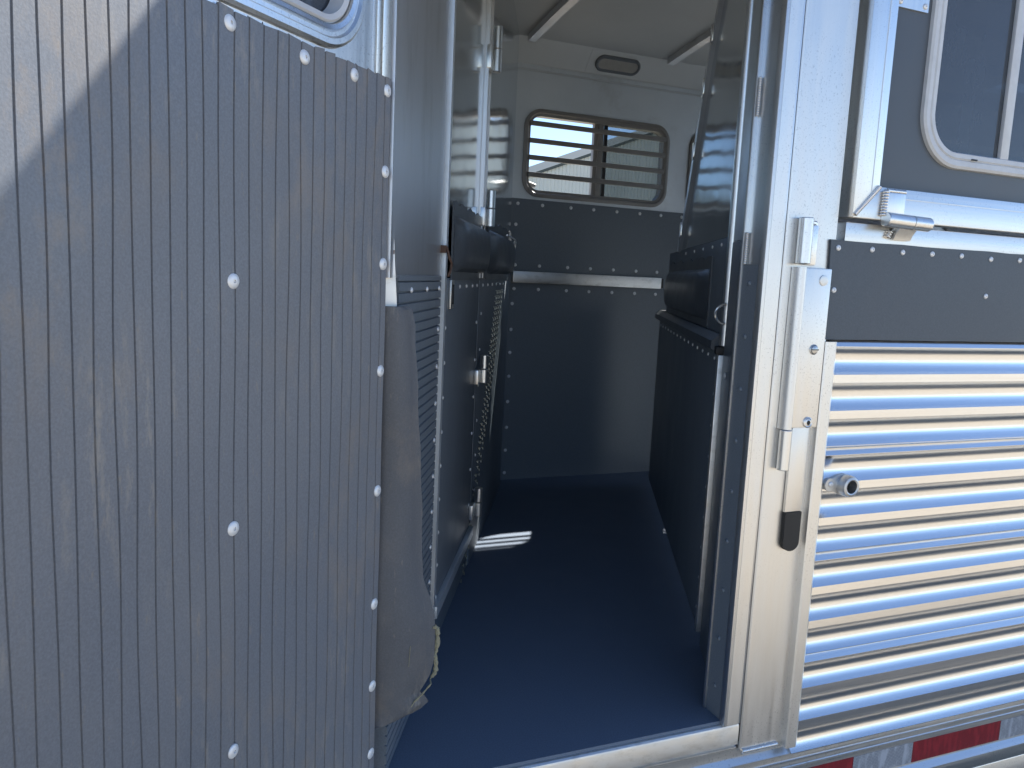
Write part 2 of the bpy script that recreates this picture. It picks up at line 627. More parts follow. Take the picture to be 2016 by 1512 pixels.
# --- back wall -----------------------------------------------------------
bw = bmesh.new()
W1 = (1.300, 1.945, 1.190, 1.500, 0.055)
WS = [(2.085 + 0.785 * i, 2.730 + 0.785 * i, 1.190, 1.500, 0.055) for i in range(5)]
plate_hole(BACK, 1.18, 2.015, 1.10, 1.60, W1, -0.03, 0.0, bm=bw)
for i, Wn in enumerate(WS):
    plate_hole(BACK, 2.015 + 0.785 * i, 2.80 + 0.785 * i, 1.10, 1.60, Wn, -0.03, 0.0, bm=bw)
fbox(bw, BACK, 2.015 + 0.785 * 5, XR, -0.03, 0, 1.10, 1.60)
fbox(bw, BACK, XL, 1.18, -0.03, 0, -0.06, 1.659)
fbox(bw, BACK, 1.18, XR, -0.03, 0, -0.06, 1.10)
fbox(bw, BACK, 1.18, XR, -0.03, 0, 1.60, 1.659)
back = obj('back_wall', bw, 'wall_in', T, label='back wall of the stall with a barred window above riveted black rubber')
rb = bmesh.new()
pts = [(1.2, 0.0), (XR - 0.01, 0.0), (XR - 0.01, 1.160)] + [(XR - 0.01 - (XR - 1.21) * i / 18, 1.160 + random.uniform(-0.002, 0.002)) for i in range(1, 19)]
extrude_poly(BACK, pts, 0.0, 0.006, rb)
brub = obj('rubber_panel', rb, 'rub_in', back)
RB = [1.268, 1.377, 1.506, 1.613, 1.724, 1.837, 1.943, 2.05, 2.16, 2.27]
for X in RB:
    for Z in (1.141, 0.896, 0.800):
        rivet(BACK, X, 0.006, Z, back, RIV_SM)
for Z in (1.058, 0.985, 0.739, 0.633, 0.538, 0.439, 0.333, 0.224, 0.127, 0.03):
    rivet(BACK, 1.263, 0.006, Z, back, RIV_SM)
obj('rail', boxes(BACK, (1.252, 1.955, 0.006, 0.030, 0.825, 0.872, 0.003)), 'alu_worn', back, label='flat aluminium kick rail across the back wall')
bm = boxes(BACK, (1.955, 1.968, 0.006, 0.026, 0.828, 0.869, 0.002))
obj('rail_end_cap', bm, 'gasket', back)
for k, Wn in enumerate([W1] + WS):
    a0, a1, c0, c1, r = Wn
    fr = obj('window_frame', ring(BACK, a0 - 0.018, a1 + 0.018, c0 - 0.018, c1 + 0.018, r + 0.018,
                                  [(0.0, 0.0), (0.0, 0.007), (0.006, 0.010), (0.014, 0.010), (0.019, 0.004), (0.028, 0.003), (0.028, -0.034), (0.018, -0.034), (0.017, 0.0)]), 'bar', back)
    mid = (a0 + a1) / 2
    obj('mullion', boxes(BACK, (mid - 0.022, mid + 0.022, -0.026, -0.004, c0 + 0.008, c1 - 0.008, 0.002),
                         (mid - 0.006, mid + 0.006, -0.004, 0.003, c0 + 0.01, c1 - 0.01, 0.002)), 'bar', back)
    for Z in (1.459, 1.392, 1.326, 1.259):
        obj('bar', boxes(BACK, (a0 + 0.004, a1 - 0.004, 0.004, 0.014, Z - 0.010, Z + 0.010, 0.003)), 'bar', back)
    obj('pane', boxes(BACK, (mid + 0.023, a1 - 0.008, -0.022, -0.019, c0 + 0.008, c1 - 0.008)), 'pane_dusty', back)
    obj('pane_stile', boxes(BACK, (mid + 0.030, mid + 0.044, -0.019, -0.010, c0 + 0.008, c1 - 0.008)), 'gasket', back)
bm = bmesh.new()
cyl(BACK, (1.315, -0.01, 1.226), (1.345, -0.005, 1.216), 0.009, 10, bm)
obj('window_latch', bm, 'plastic_white', back)
# cove strip ribs and dome light on the sloped cove
CV = Frame((0, 1.815, 1.7245), (1, 0, 0), (0, -0.081, -0.07))
CV.w = Vector((0, -0.07, 0.081)).normalized()
bm = ring(CV, 1.565, 1.770, -0.034, 0.034, 0.034, [(0, 0.001), (0, 0.010), (0.006, 0.014), (0.012, 0.011), (0.012, 0.001)])
dl = obj('dome_light', bm, 'rub_in', roof, label='oval dome light in the sloped cove above the window')
bm = extrude_poly(CV, rr(1.577, 1.758, -0.022, 0.022, 0.022), 0.001, 0.009)
obj('dome_lens', bm, 'lens', roof)
obj('cove_plate', boxes(CV, (1.535, 1.800, 0.0, 0.002, -0.046, 0.046)), 'ceil', roof)
obj('cove_trim', boxes(BACK, (XL, XR, 0.0008, 0.005, 1.664, 1.680)), 'wall_in', roof)

# --- slanted rear stall wall (left in the opening) -------------------------
lw = obj('stall_wall', wall_panel(LEFT, -0.034, 0.398, 0.842, -0.02, 0.0), 'sheet', T, label='brushed aluminium stall wall panel beside the open door')
prof = [(-0.02, 0.0)]
z = 0.0
P = 0.0178
k = 0
while z < 0.842 - P:
    prof += [(0.0, z + 0.0005), (0.0045, z + 0.0022), (0.0045, z + P - 0.0022), (0.0, z + P - 0.0005)]
    z += P
prof += [(0.0045, z + 0.001), (0.0045, 0.846), (-0.02, 0.846)]
obj('ribbed_rubber', extrude_prof(LEFT, prof, 0.012, 0.385), 'rub_in', lw, label='black rubber lining with horizontal ribs')
for s in (0.10, 0.235, 0.36):
    rivet(LEFT, s, 0.0045, 0.822, lw, RIV_TINY)
for i in range(9):
    rivet(LEFT, 0.362, 0.0045, 0.74 - i * 0.076, lw, RIV_TINY)
obj('edge_channel', boxes(LEFT, (0.386, 0.404, -0.012, -0.004, 0.0, ceil_z(0.4) - 0.01)), 'sheet', lw)
post = obj('stall_post', wall_panel(LEFT, 0.410, 0.431, 0.115, -0.02, 0.008), 'wall_in', T, label='narrow upright aluminium post where the stall wall meets the divider')
hk = bmesh.new()
tube([LEFT(0.392, 0.012, 0.905), LEFT(0.388, 0.018, 0.885), LEFT(0.400, 0.022, 0.872), LEFT(0.396, 0.02, 0.856), LEFT(0.394, 0.016, 0.846)], 0.0028, 8, hk)
fbox(hk, LEFT, 0.389, 0.401, -0.004, 0.012, 0.893, 0.908, 0.002)
obj('latch_hook', hk, 'rust', T, label='rusty latch hook on the stall post')

# --- rear divider ----------------------------------------------------------
dv = obj('stall_divider', wall_panel(LEFT, 0.436, 0.985, 0.842, -0.018, -0.006), 'mirror', T, label='folding stall divider of smooth aluminium over black rubber, behind the post')
obj('sheet', wall_panel(LEFT, 1.062, 1.955, 0.842, -0.018, -0.006), 'mirror', dv)
obj('rubber_panel', boxes(LEFT, (0.436, 1.02, -0.018, 0.0, 0.10, 0.842, 0.002)), 'rub_in', dv)
obj('rubber_panel', boxes(LEFT, (1.028, 1.955, -0.018, 0.0, 0.0, 0.842, 0.002)), 'rub_in', dv)
obj('skirt', boxes(LEFT, (0.40, 1.02, -0.018, -0.004, 0.0, 0.10)), 'rub_in', dv)
obj('bottom_rail', boxes(LEFT, (0.432, 1.02, -0.01, 0.012, 0.095, 0.123, 0.002)), 'wall_in', dv)
for s0, s1 in ((0.990, 0.998), (1.050, 1.058)):
    obj('divider_stile', wall_panel(LEFT, s0, s1, 0.842, -0.018, 0.006), 'sheet', dv)
obj('hinge_gap', wall_panel(LEFT, 0.998, 1.050, 0.842, -0.018, -0.004), 'wall_in', dv)
for Z0, Z1 in ((1.40, 1.52), (0.985, 1.085), (0.545, 0.625), (0.15, 0.235)):
    bm = cyl(LEFT, (1.035, 0.022, (Z0 + Z1) / 2 + 0.001), (1.035, 0.022, Z1), 0.012, 14)
    cyl(LEFT, (1.035, 0.022, Z0), (1.035, 0.022, (Z0 + Z1) / 2 - 0.001), 0.0128, 14, bm)
    fbox(bm, LEFT, 0.985, 1.03, 0.0, 0.012, Z0, (Z0 + Z1) / 2, 0.002)
    obj('hinge', bm, 'alu', dv)
bm = bmesh.new()
fbox(bm, LEFT, 0.505, 0.545, 0.001, 0.006, 0.775, 0.838, 0.001)
obj('keeper_plate', bm, 'alu', dv)
obj('keeper_slot', boxes(LEFT, (0.517, 0.533, 0.005, 0.008, 0.785, 0.828)), 'gasket', dv)
for s in (0.56, 0.66, 0.77, 0.88, 0.97, 1.10, 1.22, 1.34, 1.46, 1.58, 1.70):
    rivet(LEFT, s, 0.0, 0.822, dv, RIV_TINY)
for i in range(9):
    rivet(LEFT, 0.475, 0.0, 0.735 - i * 0.076, dv, RIV_TINY)
for i in range(6):
    rivet(LEFT, 0.985, 0.0, 0.72 - i * 0.105, dv, RIV_TINY)
    rivet(LEFT, 1.085, 0.0, 0.74 - i * 0.105, dv, RIV_TINY)


def pad_mesh(F, s0, s1, c0, c1, h, b0=0.0, n=22, m=12, flange=True, wrinkle=0.0):
    bm = bmesh.new()
    g = []
    for i in range(n + 1):
        row = []
        for j in range(m + 1):
            u, v = i / n * 2 - 1, j / m * 2 - 1
            q = max(0.0, (1 - abs(u) ** 6) * (1 - abs(v) ** 4))
            bb = b0 + 0.004 + h * q ** 0.5 + (wrinkle * math.sin(i * 1.7 + j * 0.9) * q if wrinkle else 0)
            row.append(bm.verts.new(F(s0 + (s1 - s0) * i / n, bb, c0 + (c1 - c0) * j / m)))
        g.append(row)
    for i in range(n):
        for j in range(m):
            bm.faces.new((g[i][j], g[i + 1][j], g[i + 1][j + 1], g[i][j + 1]))
    bk = [[bm.verts.new(F(s, b0, c)) for c in (c0, c1)] for s in (s0, s1)]
    bm.faces.new([g[i][0] for i in range(n + 1)] + [bk[1][0], bk[0][0]])
    bm.faces.new([g[i][m] for i in range(n + 1)] + [bk[1][1], bk[0][1]])
    bm.faces.new([g[0][j] for j in range(m + 1)] + [bk[0][1], bk[0][0]])
    bm.faces.new([g[n][j] for j in range(m + 1)] + [bk[1][1], bk[1][0]])
    if flange:
        pts = []
        N = 30
        for i in range(N + 1):
            a = s0 - 0.02 + (s1 - s0 + 0.04) * i / N
            pts.append((a, c1 + 0.030 + 0.006 * math.sin(i * 1.3) * math.sin(i * 0.41)))
        extrude_poly(F, [(s0 - 0.02, c0 - 0.018), (s1 + 0.03, c0 - 0.018)] + pts[::-1], b0, b0 + 0.004, bm)
    return bm


obj('pad', pad_mesh(LEFT, 0.54, 1.08, 0.856, 0.978, 0.026, wrinkle=0.0012), 'pad', dv, label='black vinyl shoulder pad with a loose flange')
obj('pad', pad_mesh(LEFT, 1.16, 1.88, 0.856, 0.985, 0.030, wrinkle=0.0012), 'pad', dv, label='farther black vinyl shoulder pad')
obj('pad_piping', tube([LEFT(1.40 + 0.44 * t, 0.036 - 0.012 * t ** 6, 0.982) for t in [i / 12 for i in range(13)]] +
                       [LEFT(1.875, 0.024, 0.972), LEFT(1.885, 0.02, 0.95), LEFT(1.886, 0.02, 0.90)], 0.003, 6), 'sheet', dv)
# studded tread strip running down the far edge of the divider
bm = bmesh.new()
N = 46
for i in range(N):
    t = i / (N - 1)
    cc = 0.80 - 0.79 * t
    s = 1.66 - 0.55 * t - 0.16 * t * t
    wd = 0.24 - 0.12 * t
    nc = 4 if t < 0.25 else (3 if t < 0.6 else 2)
    for k in range(nc):
        ss = s - wd * (k + (0.25 if i % 2 else 0)) / nc
        fbox(bm, LEFT, ss - 0.020 * (1 - 0.5 * t), ss + 0.020 * (1 - 0.5 * t), 0.0002, 0.0022, cc - 0.0012, cc + 0.0012)
        fbox(bm, LEFT, ss + 0.016 * (1 - 0.4 * t), ss + 0.020 * (1 - 0.4 * t), 0.0002, 0.0026, cc - 0.011, cc - 0.003)
obj('tread_strip', bm, 'tread', dv, label='narrow slanting strip of bright tread pattern on the divider edge', kind='stuff')

# --- front divider (right in the opening) ----------------------------------
rd = obj('stall_divider', boxes(RIGHT, (0.013, 1.48, -0.02, 0.0, 0.03, 0.70, 0.002)), 'rub_in', T, label='stall divider at the right of the opening, black rubber with a slanted head panel')
bm = boxes(RIGHT, (-0.012, 0.012, -0.02, 0.006, 0.03, 0.696, 0.003))
obj('edge_strip', bm, 'alu_worn', rd)
obj('divider_pole', cyl(RIGHT, (0.0, -0.008, 0.716), (0.0, -0.008, ceil_z(0.31)), 0.0125, 18), 'alu', rd)
prof = [(-0.022, 0.700), (0.008, 0.700), (0.020, 0.708), (0.020, 0.726), (0.002, 0.742), (-0.022, 0.742)]
obj('rail_cap', extrude_prof(RIGHT, prof, 0.016, 1.48), 'paint', rd)
obj('pole_socket', boxes(RIGHT, (-0.014, 0.016, -0.024, 0.012, 0.697, 0.715, 0.003)), 'gasket', rd)
for i in range(15):
    rivet(RIGHT, 0.07 + i * 0.096, 0.0, 0.682, rd, RIV_TINY)
for i in range(8):
    rivet(RIGHT, 0.035, 0.0, 0.60 - i * 0.075, rd, RIV_TINY)
obj('rubber_panel', boxes(RIGHT, (0.016, 1.30, -0.016, -0.004, 0.742, 0.965, 0.002)), 'rub_in', rd)
obj('pad', pad_mesh(RIGHT, 0.255, 1.20, 0.762, 0.895, 0.032, -0.004, wrinkle=0.001), 'pad', rd, label='black vinyl shoulder pad on the right divider')
for s in (0.12, 0.26, 0.42, 0.60, 0.80):
    rivet(RIGHT, s, -0.004, 0.950, rd, RIV_TINY)
head = [(0.016, 0.966), (0.985, 0.966), (0.825, 1.140), (0.59, 1.47), (0.45, 1.60), (0.33, 1.70), (0.20, ceil_z(RIGHT(0.2, 0, 0).y) - 0.002), (0.016, ceil_z(RIGHT(0.016, 0, 0).y) - 0.002)]
obj('head_panel', extrude_poly(RIGHT, head, -0.016, -0.006), 'mirror', rd, label='smooth aluminium head panel reflecting the barred window')
st = bmesh.new()
edge = [(0.985, 0.960), (0.825, 1.140), (0.59, 1.47), (0.45, 1.60), (0.33, 1.72)]
ins = [(0.945, 0.960), (0.780, 1.140), (0.545, 1.47), (0.405, 1.60), (0.285, 1.72)]
extrude_poly(RIGHT, edge + ins[::-1], -0.02, 0.006, st)
obj('head_edge', st, 'wall_in', rd)
for s, c in ((0.905, 1.03), (0.72, 1.26), (0.60, 1.42), (0.50, 1.54)):
    bm = bmesh.new()
    d = Vector((-0.60, 0.80))
    pl = Frame(RIGHT(s, 0, c), RIGHT.u, RIGHT.v)
    bm = ring(pl, -0.017, 0.017, -0.026, 0.026, 0.010, [(0, 0.006), (0, 0.009), (0.003, 0.010), (0.006, 0.009), (0.006, 0.006)], 4)
    obj('slot_plate', bm, 'alu', rd)
obj('filler_panel', boxes(RIGHT, (-0.295, -0.018, -0.014, -0.004, 0.0, 0.95, 0.002)), 'rub_in', rd)
obj('filler_sheet', wall_panel(RIGHT, -0.262, -0.018, 0.952, -0.014, -0.006), 'wall_in', rd)
bm = bmesh.new()
tube([RIGHT(-0.022, 0.0 + 0.022 * math.sin(t), 0.79 + 0.022 * math.cos(t)) for t in [math.pi * i / 12 for i in range(13)]], 0.003, 8, bm)
obj('tie_ring', bm, 'steel', rd)
rivet(RIGHT, -0.06, -0.004, 0.655, rd, RIV_SM, 'bolt')

# --- side wall right of the door -----------------------------------------
jm = obj('door_jamb', boxes(EXT, (0.992, 1.15, -0.056, -0.002, -0.008, 1.62)), 'alu', T)
obj('jamb_flange', boxes(EXT, (0.985, 1.0255, -0.004, 0.012, -0.006, 1.62, 0.002), (0.9925, 1.020, 0.012, 0.0128, -0.006, 1.62)), 'alu_post', T, label='worn upright aluminium door frame flange')
obj('jamb_gasket', boxes(EXT, (1.0255, 1.0315, -0.002, 0.004, -0.05, 1.62)), 'gasket', T)
obj('jamb_rubber', boxes(JAMB, (0.004, 0.050, -0.001, 0.003, 0.0, 0.895)), 'rub_in', T)
obj('jamb_edge', boxes(JAMB, (0.050, 0.057, -0.02, 0.007, 0.0, 1.62, 0.002)), 'alu', T)
for i in range(9):
    rivet(JAMB, 0.028, 0.003, 0.86 - i * 0.10, jm, RIV_JAMB)
bm = bead(JAMB(0.046, 0.003, 1.165), JAMB(0.046, 0.003, 1.235), 0.003, 16)
obj('weld_bead', bm, 'alu_worn', jm)
bm = bead(JAMB(0.046, 0.003, 0.895), JAMB(0.046, 0.003, 0.955), 0.003, 14)
obj('weld_bead', bm, 'alu_worn', jm)
# post
prof_post = [(1.0315, 0.0), (1.0315, 0.006), (1.034, 0.0085), (1.040, 0.009), (1.150, 0.009), (1.150, 0.0)]
PZ = Frame((0, 0, 0), (0, 0, 1), (0, -1, 0))
PZ.w = Vector((1, 0, 0))
bm = extrude_prof(PZ, [(b, c) for c, b in prof_post], -0.066, 1.62)
pst = obj('door_post', bm, 'alu_post', T, label='broad pitted aluminium post between the doorway and the fluted side')
bm = bead(EXT(1.036, 0.010, -0.069), EXT(1.125, 0.010, -0.069), 0.0055, 24)
obj('weld_bead', bm, 'weld', pst)
# header strip under drop window
hs = obj('window_sill', boxes(EXT, (1.1715, XR, -0.02, 0.009, 0.930, 0.984, 0.002)), 'alu_h', T)
obj('sill_backing', boxes(EXT, (1.150, XR, -0.056, -0.014, -0.3, 0.984)), 'wall_in', T)
obj('upper_side_wall', boxes(EXT, (2.03, XR, -0.056, 0.004, 0.985, 1.62)), 'paint', T)
obj('side_header', boxes(EXT, (1.155, 2.03, -0.056, 0.006, 1.593, 1.62)), 'alu_h', T)
# riveted rubber panel
N = 24
top = [(1.134 + (2.6 - 1.134) * i / N, 0.9485 + random.uniform(-0.0012, 0.0012)) for i in range(N + 1)]
bot = [(2.6 - (2.6 - 1.142) * i / N, 0.7615 + random.uniform(-0.0008, 0.0008)) for i in range(N + 1)]
sp = obj('scuff_panel', extrude_poly(EXT, top + bot, 0.0092, 0.014), 'rub', T, label='black rubber scuff panel with a row of rivets below the drop-down window')
for i, X in enumerate((1.153, 1.238, 1.318, 1.398, 1.481, 1.568, 1.656, 1.74, 1.82, 1.90)):
    rivet(EXT, X, 0.014, 0.935 + random.uniform(-0.0015, 0.0015), sp, RIV_MID)
rivet(EXT, 1.152, 0.014, 0.855, sp, RIV_MID)
rivet(EXT, 1.566, 0.014, 0.857, sp, RIV_MID)
# fluted planks
PL = 0.2155
CO, LA = 0.0538, 0.0174


def plank_prof(z1):
    p = []
    z = z1

    def cove(z0):
        n = 18
        ha = math.radians(50)
        R = CO / 2 / math.sin(ha)
        out = []
        for i in range(n + 1):
            t = -ha + 2 * ha * i / n
            out.append((0.010 - R * (math.cos(t) - math.cos(ha)), z0 - CO / 2 - R * math.sin(t)))
        return out
    p.append((0.001, z))
    p.append((0.010, z - 0.0125))
    z -= 0.0130
    for k in range(3):
        p += cove(z)
        z -= CO
        if k < 2:
            p += [(0.0108, z - 0.0008), (0.0108, z - LA + 0.0008)]
            z -= LA
    p.append((0.0098, z - 0.001))
    p.append((0.0012, z - 0.0058))
    p.append((-0.012, z - 0.0058))
    p.append((-0.012, z1 + 0.0))
    return p, z - 0.0058


z = 0.7605
for k in range(4):
    pr, z2 = plank_prof(z)
    pr = [(b + 0.007, c) for b, c in pr]
    obj('plank', extrude_prof(EXT, pr, 1.160, XR), 'plank', T)
    z = z2 - 0.0003
pr, z2 = plank_prof(z)
# trim channel at the left end of the planks
tr = [(1.136, 0.0), (1.136, 0.023), (1.139, 0.0255), (1.160, 0.0255), (1.1655, 0.022), (1.1655, 0.0)]
obj('trim_channel', extrude_prof(PZ, [(b, c) for c, b in tr], -0.0745, 0.757), 'alu_post', T, label='upright aluminium trim channel capping the fluted planks')
# bottom rail
pr = [(-0.03, -0.0665), (0.002, -0.0665), (0.002, -0.086), (0.013, -0.0965), (0.0135, -0.107), (0.0115, -0.1085), (0.0115, -0.1105), (0.0135, -0.112),
      (0.0135, -0.124), (0.015, -0.1255), (0.0135, -0.127), (0.0135, -0.1935), (0.026, -0.204), (0.027, -0.232), (0.026, -0.234), (0.027, -0.236), (0.027, -0.32), (-0.03, -0.32)]
br = obj('bottom_rail', extrude_prof(EXT, pr, XL, XR), 'alu_h', T, label='grooved aluminium bottom rail carrying red and white tape')
x = 0.878
for i in range(8):
    red = i % 2 == 1
    L = 0.285 if red else 0.176
    obj('tape', boxes(EXT, (x, x + L - 0.0008, 0.0135, 0.0141, -0.189, -0.1395)), 'tape_red' if red else 'tape_white', br,
        label='strip of red reflective tape' if red else 'strip of silver-white reflective tape')
    x += L
# door sill
pr = [(-0.056, -0.008), (0.004, -0.0075), (0.0075, -0.010), (0.009, -0.014), (0.009, -0.052), (0.003, -0.054), (0.002, -0.0575), (0.006, -0.0595), (0.006, -0.0625), (-0.01, -0.0665), (-0.056, -0.0665)]
obj('door_sill', extrude_prof(EXT, pr, 0.24, 1.0255), 'alu_worn', T, label='worn aluminium sill across the bottom of the doorway')

# --- latch assembly on the post -------------------------------------------
la = obj('door_latch', boxes(EXT, (1.062, 1.1345, 0.010, 0.024, 0.592, 0.894, 0.003)), 'alu_post', T, label='long aluminium slam-latch plate with a slotted screw on the post')
bm = bmesh.new()
pr = []
for i in range(11):
    t = math.pi * i / 10
    pr.append((0.010 + 0.021 * math.sin(t), 1.063 - 0.013 * math.cos(t)))
extrude_prof(PZ, pr, 0.590, 0.894, bm)
obj('barrel_fold', bm, 'alu_post', la)
bm = cyl(EXT, (1.0635, 0.022, 0.900), (1.0635, 0.022, 0.984), 0.0135, 22)
obj('latch_barrel', bm, 'alu', la)
obj('latch_leaf', boxes(EXT, (1.070, 1.098, 0.009, 0.019, 0.899, 0.972, 0.003)), 'alu', la)
bm = tube([EXT(1.099, 0.011, 0.899), EXT(1.100, 0.011, 0.965), EXT(1.095, 0.011, 0.976), EXT(1.078, 0.011, 0.979)], lambda t: 0.0045 * (0.85 + 0.2 * abs(math.sin(t * 40))), 8)
obj('weld_bead', bm, 'weld', la)
bm = cyl(EXT, (1.0625, 0.021, 0.511), (1.0625, 0.021, 0.589), 0.0115, 22)
obj('latch_barrel', bm, 'alu', la)
obj('barrel_leaf', boxes(EXT, (1.066, 1.081, 0.009, 0.018, 0.522, 0.589, 0.002)), 'alu_post', la)
obj('strap', boxes(EXT, (1.0825, 1.1235, 0.010, 0.0165, 0.424, 0.5915, 0.0012)), 'alu_post', la)
pts = [(1.0835, 0.4235), (1.0835, 0.362)] + [(1.103 - 0.0195 * math.cos(t), 0.362 - 0.017 * math.sin(t)) for t in [math.pi * i / 10 for i in range(1, 10)]] + [(1.1225, 0.362), (1.1225, 0.4235)]
obj('strap_tip', extrude_poly(EXT, pts, 0.0095, 0.019), 'gasket', la, label='black rounded rubber tip of the latch strap')
bm = bmesh.new()
fr = Frame(EXT(1.108, 0.024, 0.742), (1, 0, 0), (0, -1, 0))
me = finish(lathe([(0.0098, 0), (0.0098, 0.0012), (0.0088, 0.0018), (0.0086, 0.0008), (0.0072, 0.0034), (0.004, 0.0046), (0, 0.005)], 20), 40)
me.name = 'screw'
me.materials.append(M['steel'])
obj('screw', me, None, la, fr.mat(0, 0, 0))
obj('screw_slot', boxes(fr, (-0.0078, 0.0078, 0.002, 0.0053, -0.0009, 0.0009)), 'gasket', la)
me = finish(lathe([(0.0105, 0), (0.0105, 0.002), (0.0085, 0.0032), (0.0068, 0.0022), (0.0045, 0.003), (0.0044, 0.0005), (0, 0.0004)], 20), 40)
me.materials.append(M['alu_post'])
obj('tubular_rivet', me, None, la, EXT.mat(1.110, 0.024, 0.602))
obj('rivet_hole', finish(lathe([(0.0043, 0.0), (0.0043, 0.0012), (0, 0.0013)], 14)), 'gasket', la, EXT.mat(1.110, 0.024, 0.602))
me = finish(lathe([(0.010, 0), (0.010, 0.0012), (0.006, 0.002), (0, 0.0014)], 18), 40)
me.materials.append(M['alu_worn'])
obj('plug_weld', me, None, la, EXT.mat(1.116, 0.024, 0.872))

# --- door hold-back bumper -------------------------------------------------
hb = obj('holdback_socket', finish(lathe([(0.0215, 0), (0.0215, 0.024), (0.0195, 0.0295), (0.0155, 0.031), (0.0130, 0.030), (0.0125, 0.012), (0, 0.011)], 28), 40), 'cast', T, EXT.mat(1.2185, 0.015, 0.4735),
         label='round cast aluminium door hold-back socket on the planks')
hb['_mw'] = 1
obj('socket_core', finish(lathe([(0.0128, 0), (0.0126, 0.0125), (0.004, 0.0135), (0, 0.0135)], 20), 40), 'gasket', hb, EXT.mat(1.2185, 0.015, 0.4735))
pts = []
for i in range(13):
    t = math.radians(70 + 220 * i / 12)
    pts.append((1.181 + 0.013 * math.cos(t), 0.476 + 0.013 * math.sin(t)))
pts += [(1.212, 0.4535), (1.222, 0.4560), (1.222, 0.4945), (1.205, 0.4950)]
obj('socket_ear', extrude_poly(EXT, pts, 0.0175, 0.0265), 'cast', hb)
rivet(EXT, 1.1815, 0.0265, 0.477, hb, RIV_MID)

# --- drop-down window -------------------------------------------------------
DX0, DX1, DZ0, DZ1 = 1.166, 2.02, 0.992, 1.59
dw = obj('drop_window', boxes(EXT, (DX0 + 0.055, DX1 - 0.055, -0.012, -0.008, DZ0 + 0.055, DZ1 - 0.055)), 'gasket', T, label='hinged drop-down window with mitred aluminium frame in a charcoal panel')
bpy.data.objects.remove(dw)
bm = plate_hole(EXT, DX0 + 0.052, DX1 - 0.052, DZ0 + 0.053, DZ1 - 0.05, (1.345, 1.905, 1.122, 1.545, 0.085), 0.002, 0.010)
dw = obj('drop_window', bm, 'paint', T, label='hinged drop-down window, charcoal panel in a mitred aluminium frame')
W = 0.060
b0, b1 = -0.012, 0.028
for nm, pts in (('stile', [(DX0, DZ0), (DX0 + W, DZ0 + W), (DX0 + W, DZ1 - W), (DX0, DZ1)]), ('stile', [(DX1, DZ1), (DX1 - W, DZ1 - W), (DX1 - W, DZ0 + W), (DX1, DZ0)]),
                ('bottom_rail', [(DX0, DZ0), (DX1, DZ0), (DX1 - W, DZ0 + W), (DX0 + W, DZ0 + W)]), ('top_rail', [(DX0, DZ1), (DX1, DZ1), (DX1 - W, DZ1 - W), (DX0 + W, DZ1 - W)])):
    bm = extrude_poly(EXT, pts, b0, b1)
    es = [e for e in bm.edges]
    bmesh.ops.bevel(bm, geom=es, offset=0.0018, segments=2, profile=0.6, affect='EDGES')
    obj(nm, bm, 'alu' if nm == 'stile' else 'alu_h', dw)
obj('weld_bead', bead(EXT(DX0 + 0.004, 0.029, DZ0 + 0.004), EXT(DX0 + W, 0.029, DZ0 + W), 0.0042, 26), 'weld', dw)
obj('bead_line', boxes(EXT, (DX0 + W + 0.03, DX1 - W, 0.028, 0.0287, DZ0 + 0.041, DZ0 + 0.0425)), 'alu_worn', dw)
obj('stile_line', boxes(EXT, (DX0 + 0.040, DX0 + 0.0412, 0.028, 0.0287, DZ0 + 0.05, DZ1 - W)), 'alu_worn', dw)
# sliding window set in the panel
wf = obj('window_trim', ring(EXT, 1.328, 1.922, 1.105, 1.562, 0.103, [(0, 0.010), (0.001, 0.017), (0.006, 0.020), (0.016, 0.019), (0.0185, 0.016), (0.021, 0.019), (0.030, 0.018), (0.033, 0.012), (0.033, 0.0), (0.019, 0.0), (0.018, 0.010)], 14), 'vinyl_white', dw)
obj('pane', boxes(EXT, (1.352, 1.578, 0.004, 0.007, 1.128, 1.540)), 'glass', dw)
obj('pane', boxes(EXT, (1.580, 1.900, 0.000, 0.003, 1.128, 1.540)), 'glass', dw)
obj('mullion', boxes(EXT, (1.556, 1.580, 0.007, 0.016, 1.136, 1.534, 0.002)), 'vinyl_white', dw)
obj('weep_slot', boxes(EXT, (1.470, 1.486, 0.0185, 0.0205, 1.1245, 1.1275)), 'gasket', dw)
for Z in (1.18, 1.25, 1.32, 1.39, 1.46):
    obj('window_bar', boxes(EXT, (1.35, 1.90, -0.042, -0.030, Z - 0.011, Z + 0.011, 0.002)), 'sheet', dw)
bm = plate_hole(EXT, 1.236, 1.316, 1.382, 1.48, (1.252, 1.300, 1.402, 1.46, 0.008), 0.010, 0.0135, 6)
obj('latch_plate', bm, 'alu', dw)
obj('latch_recess', boxes(EXT, (1.250, 1.302, 0.0101, 0.011, 1.40, 1.462)), 'gasket', dw)
rivet(EXT, 1.307, 0.0135, 1.392, dw, RIV_MID, 'screw')
rivet(EXT, 1.244, 0.0135, 1.392, dw, RIV_MID, 'screw')
bm = bmesh.new()
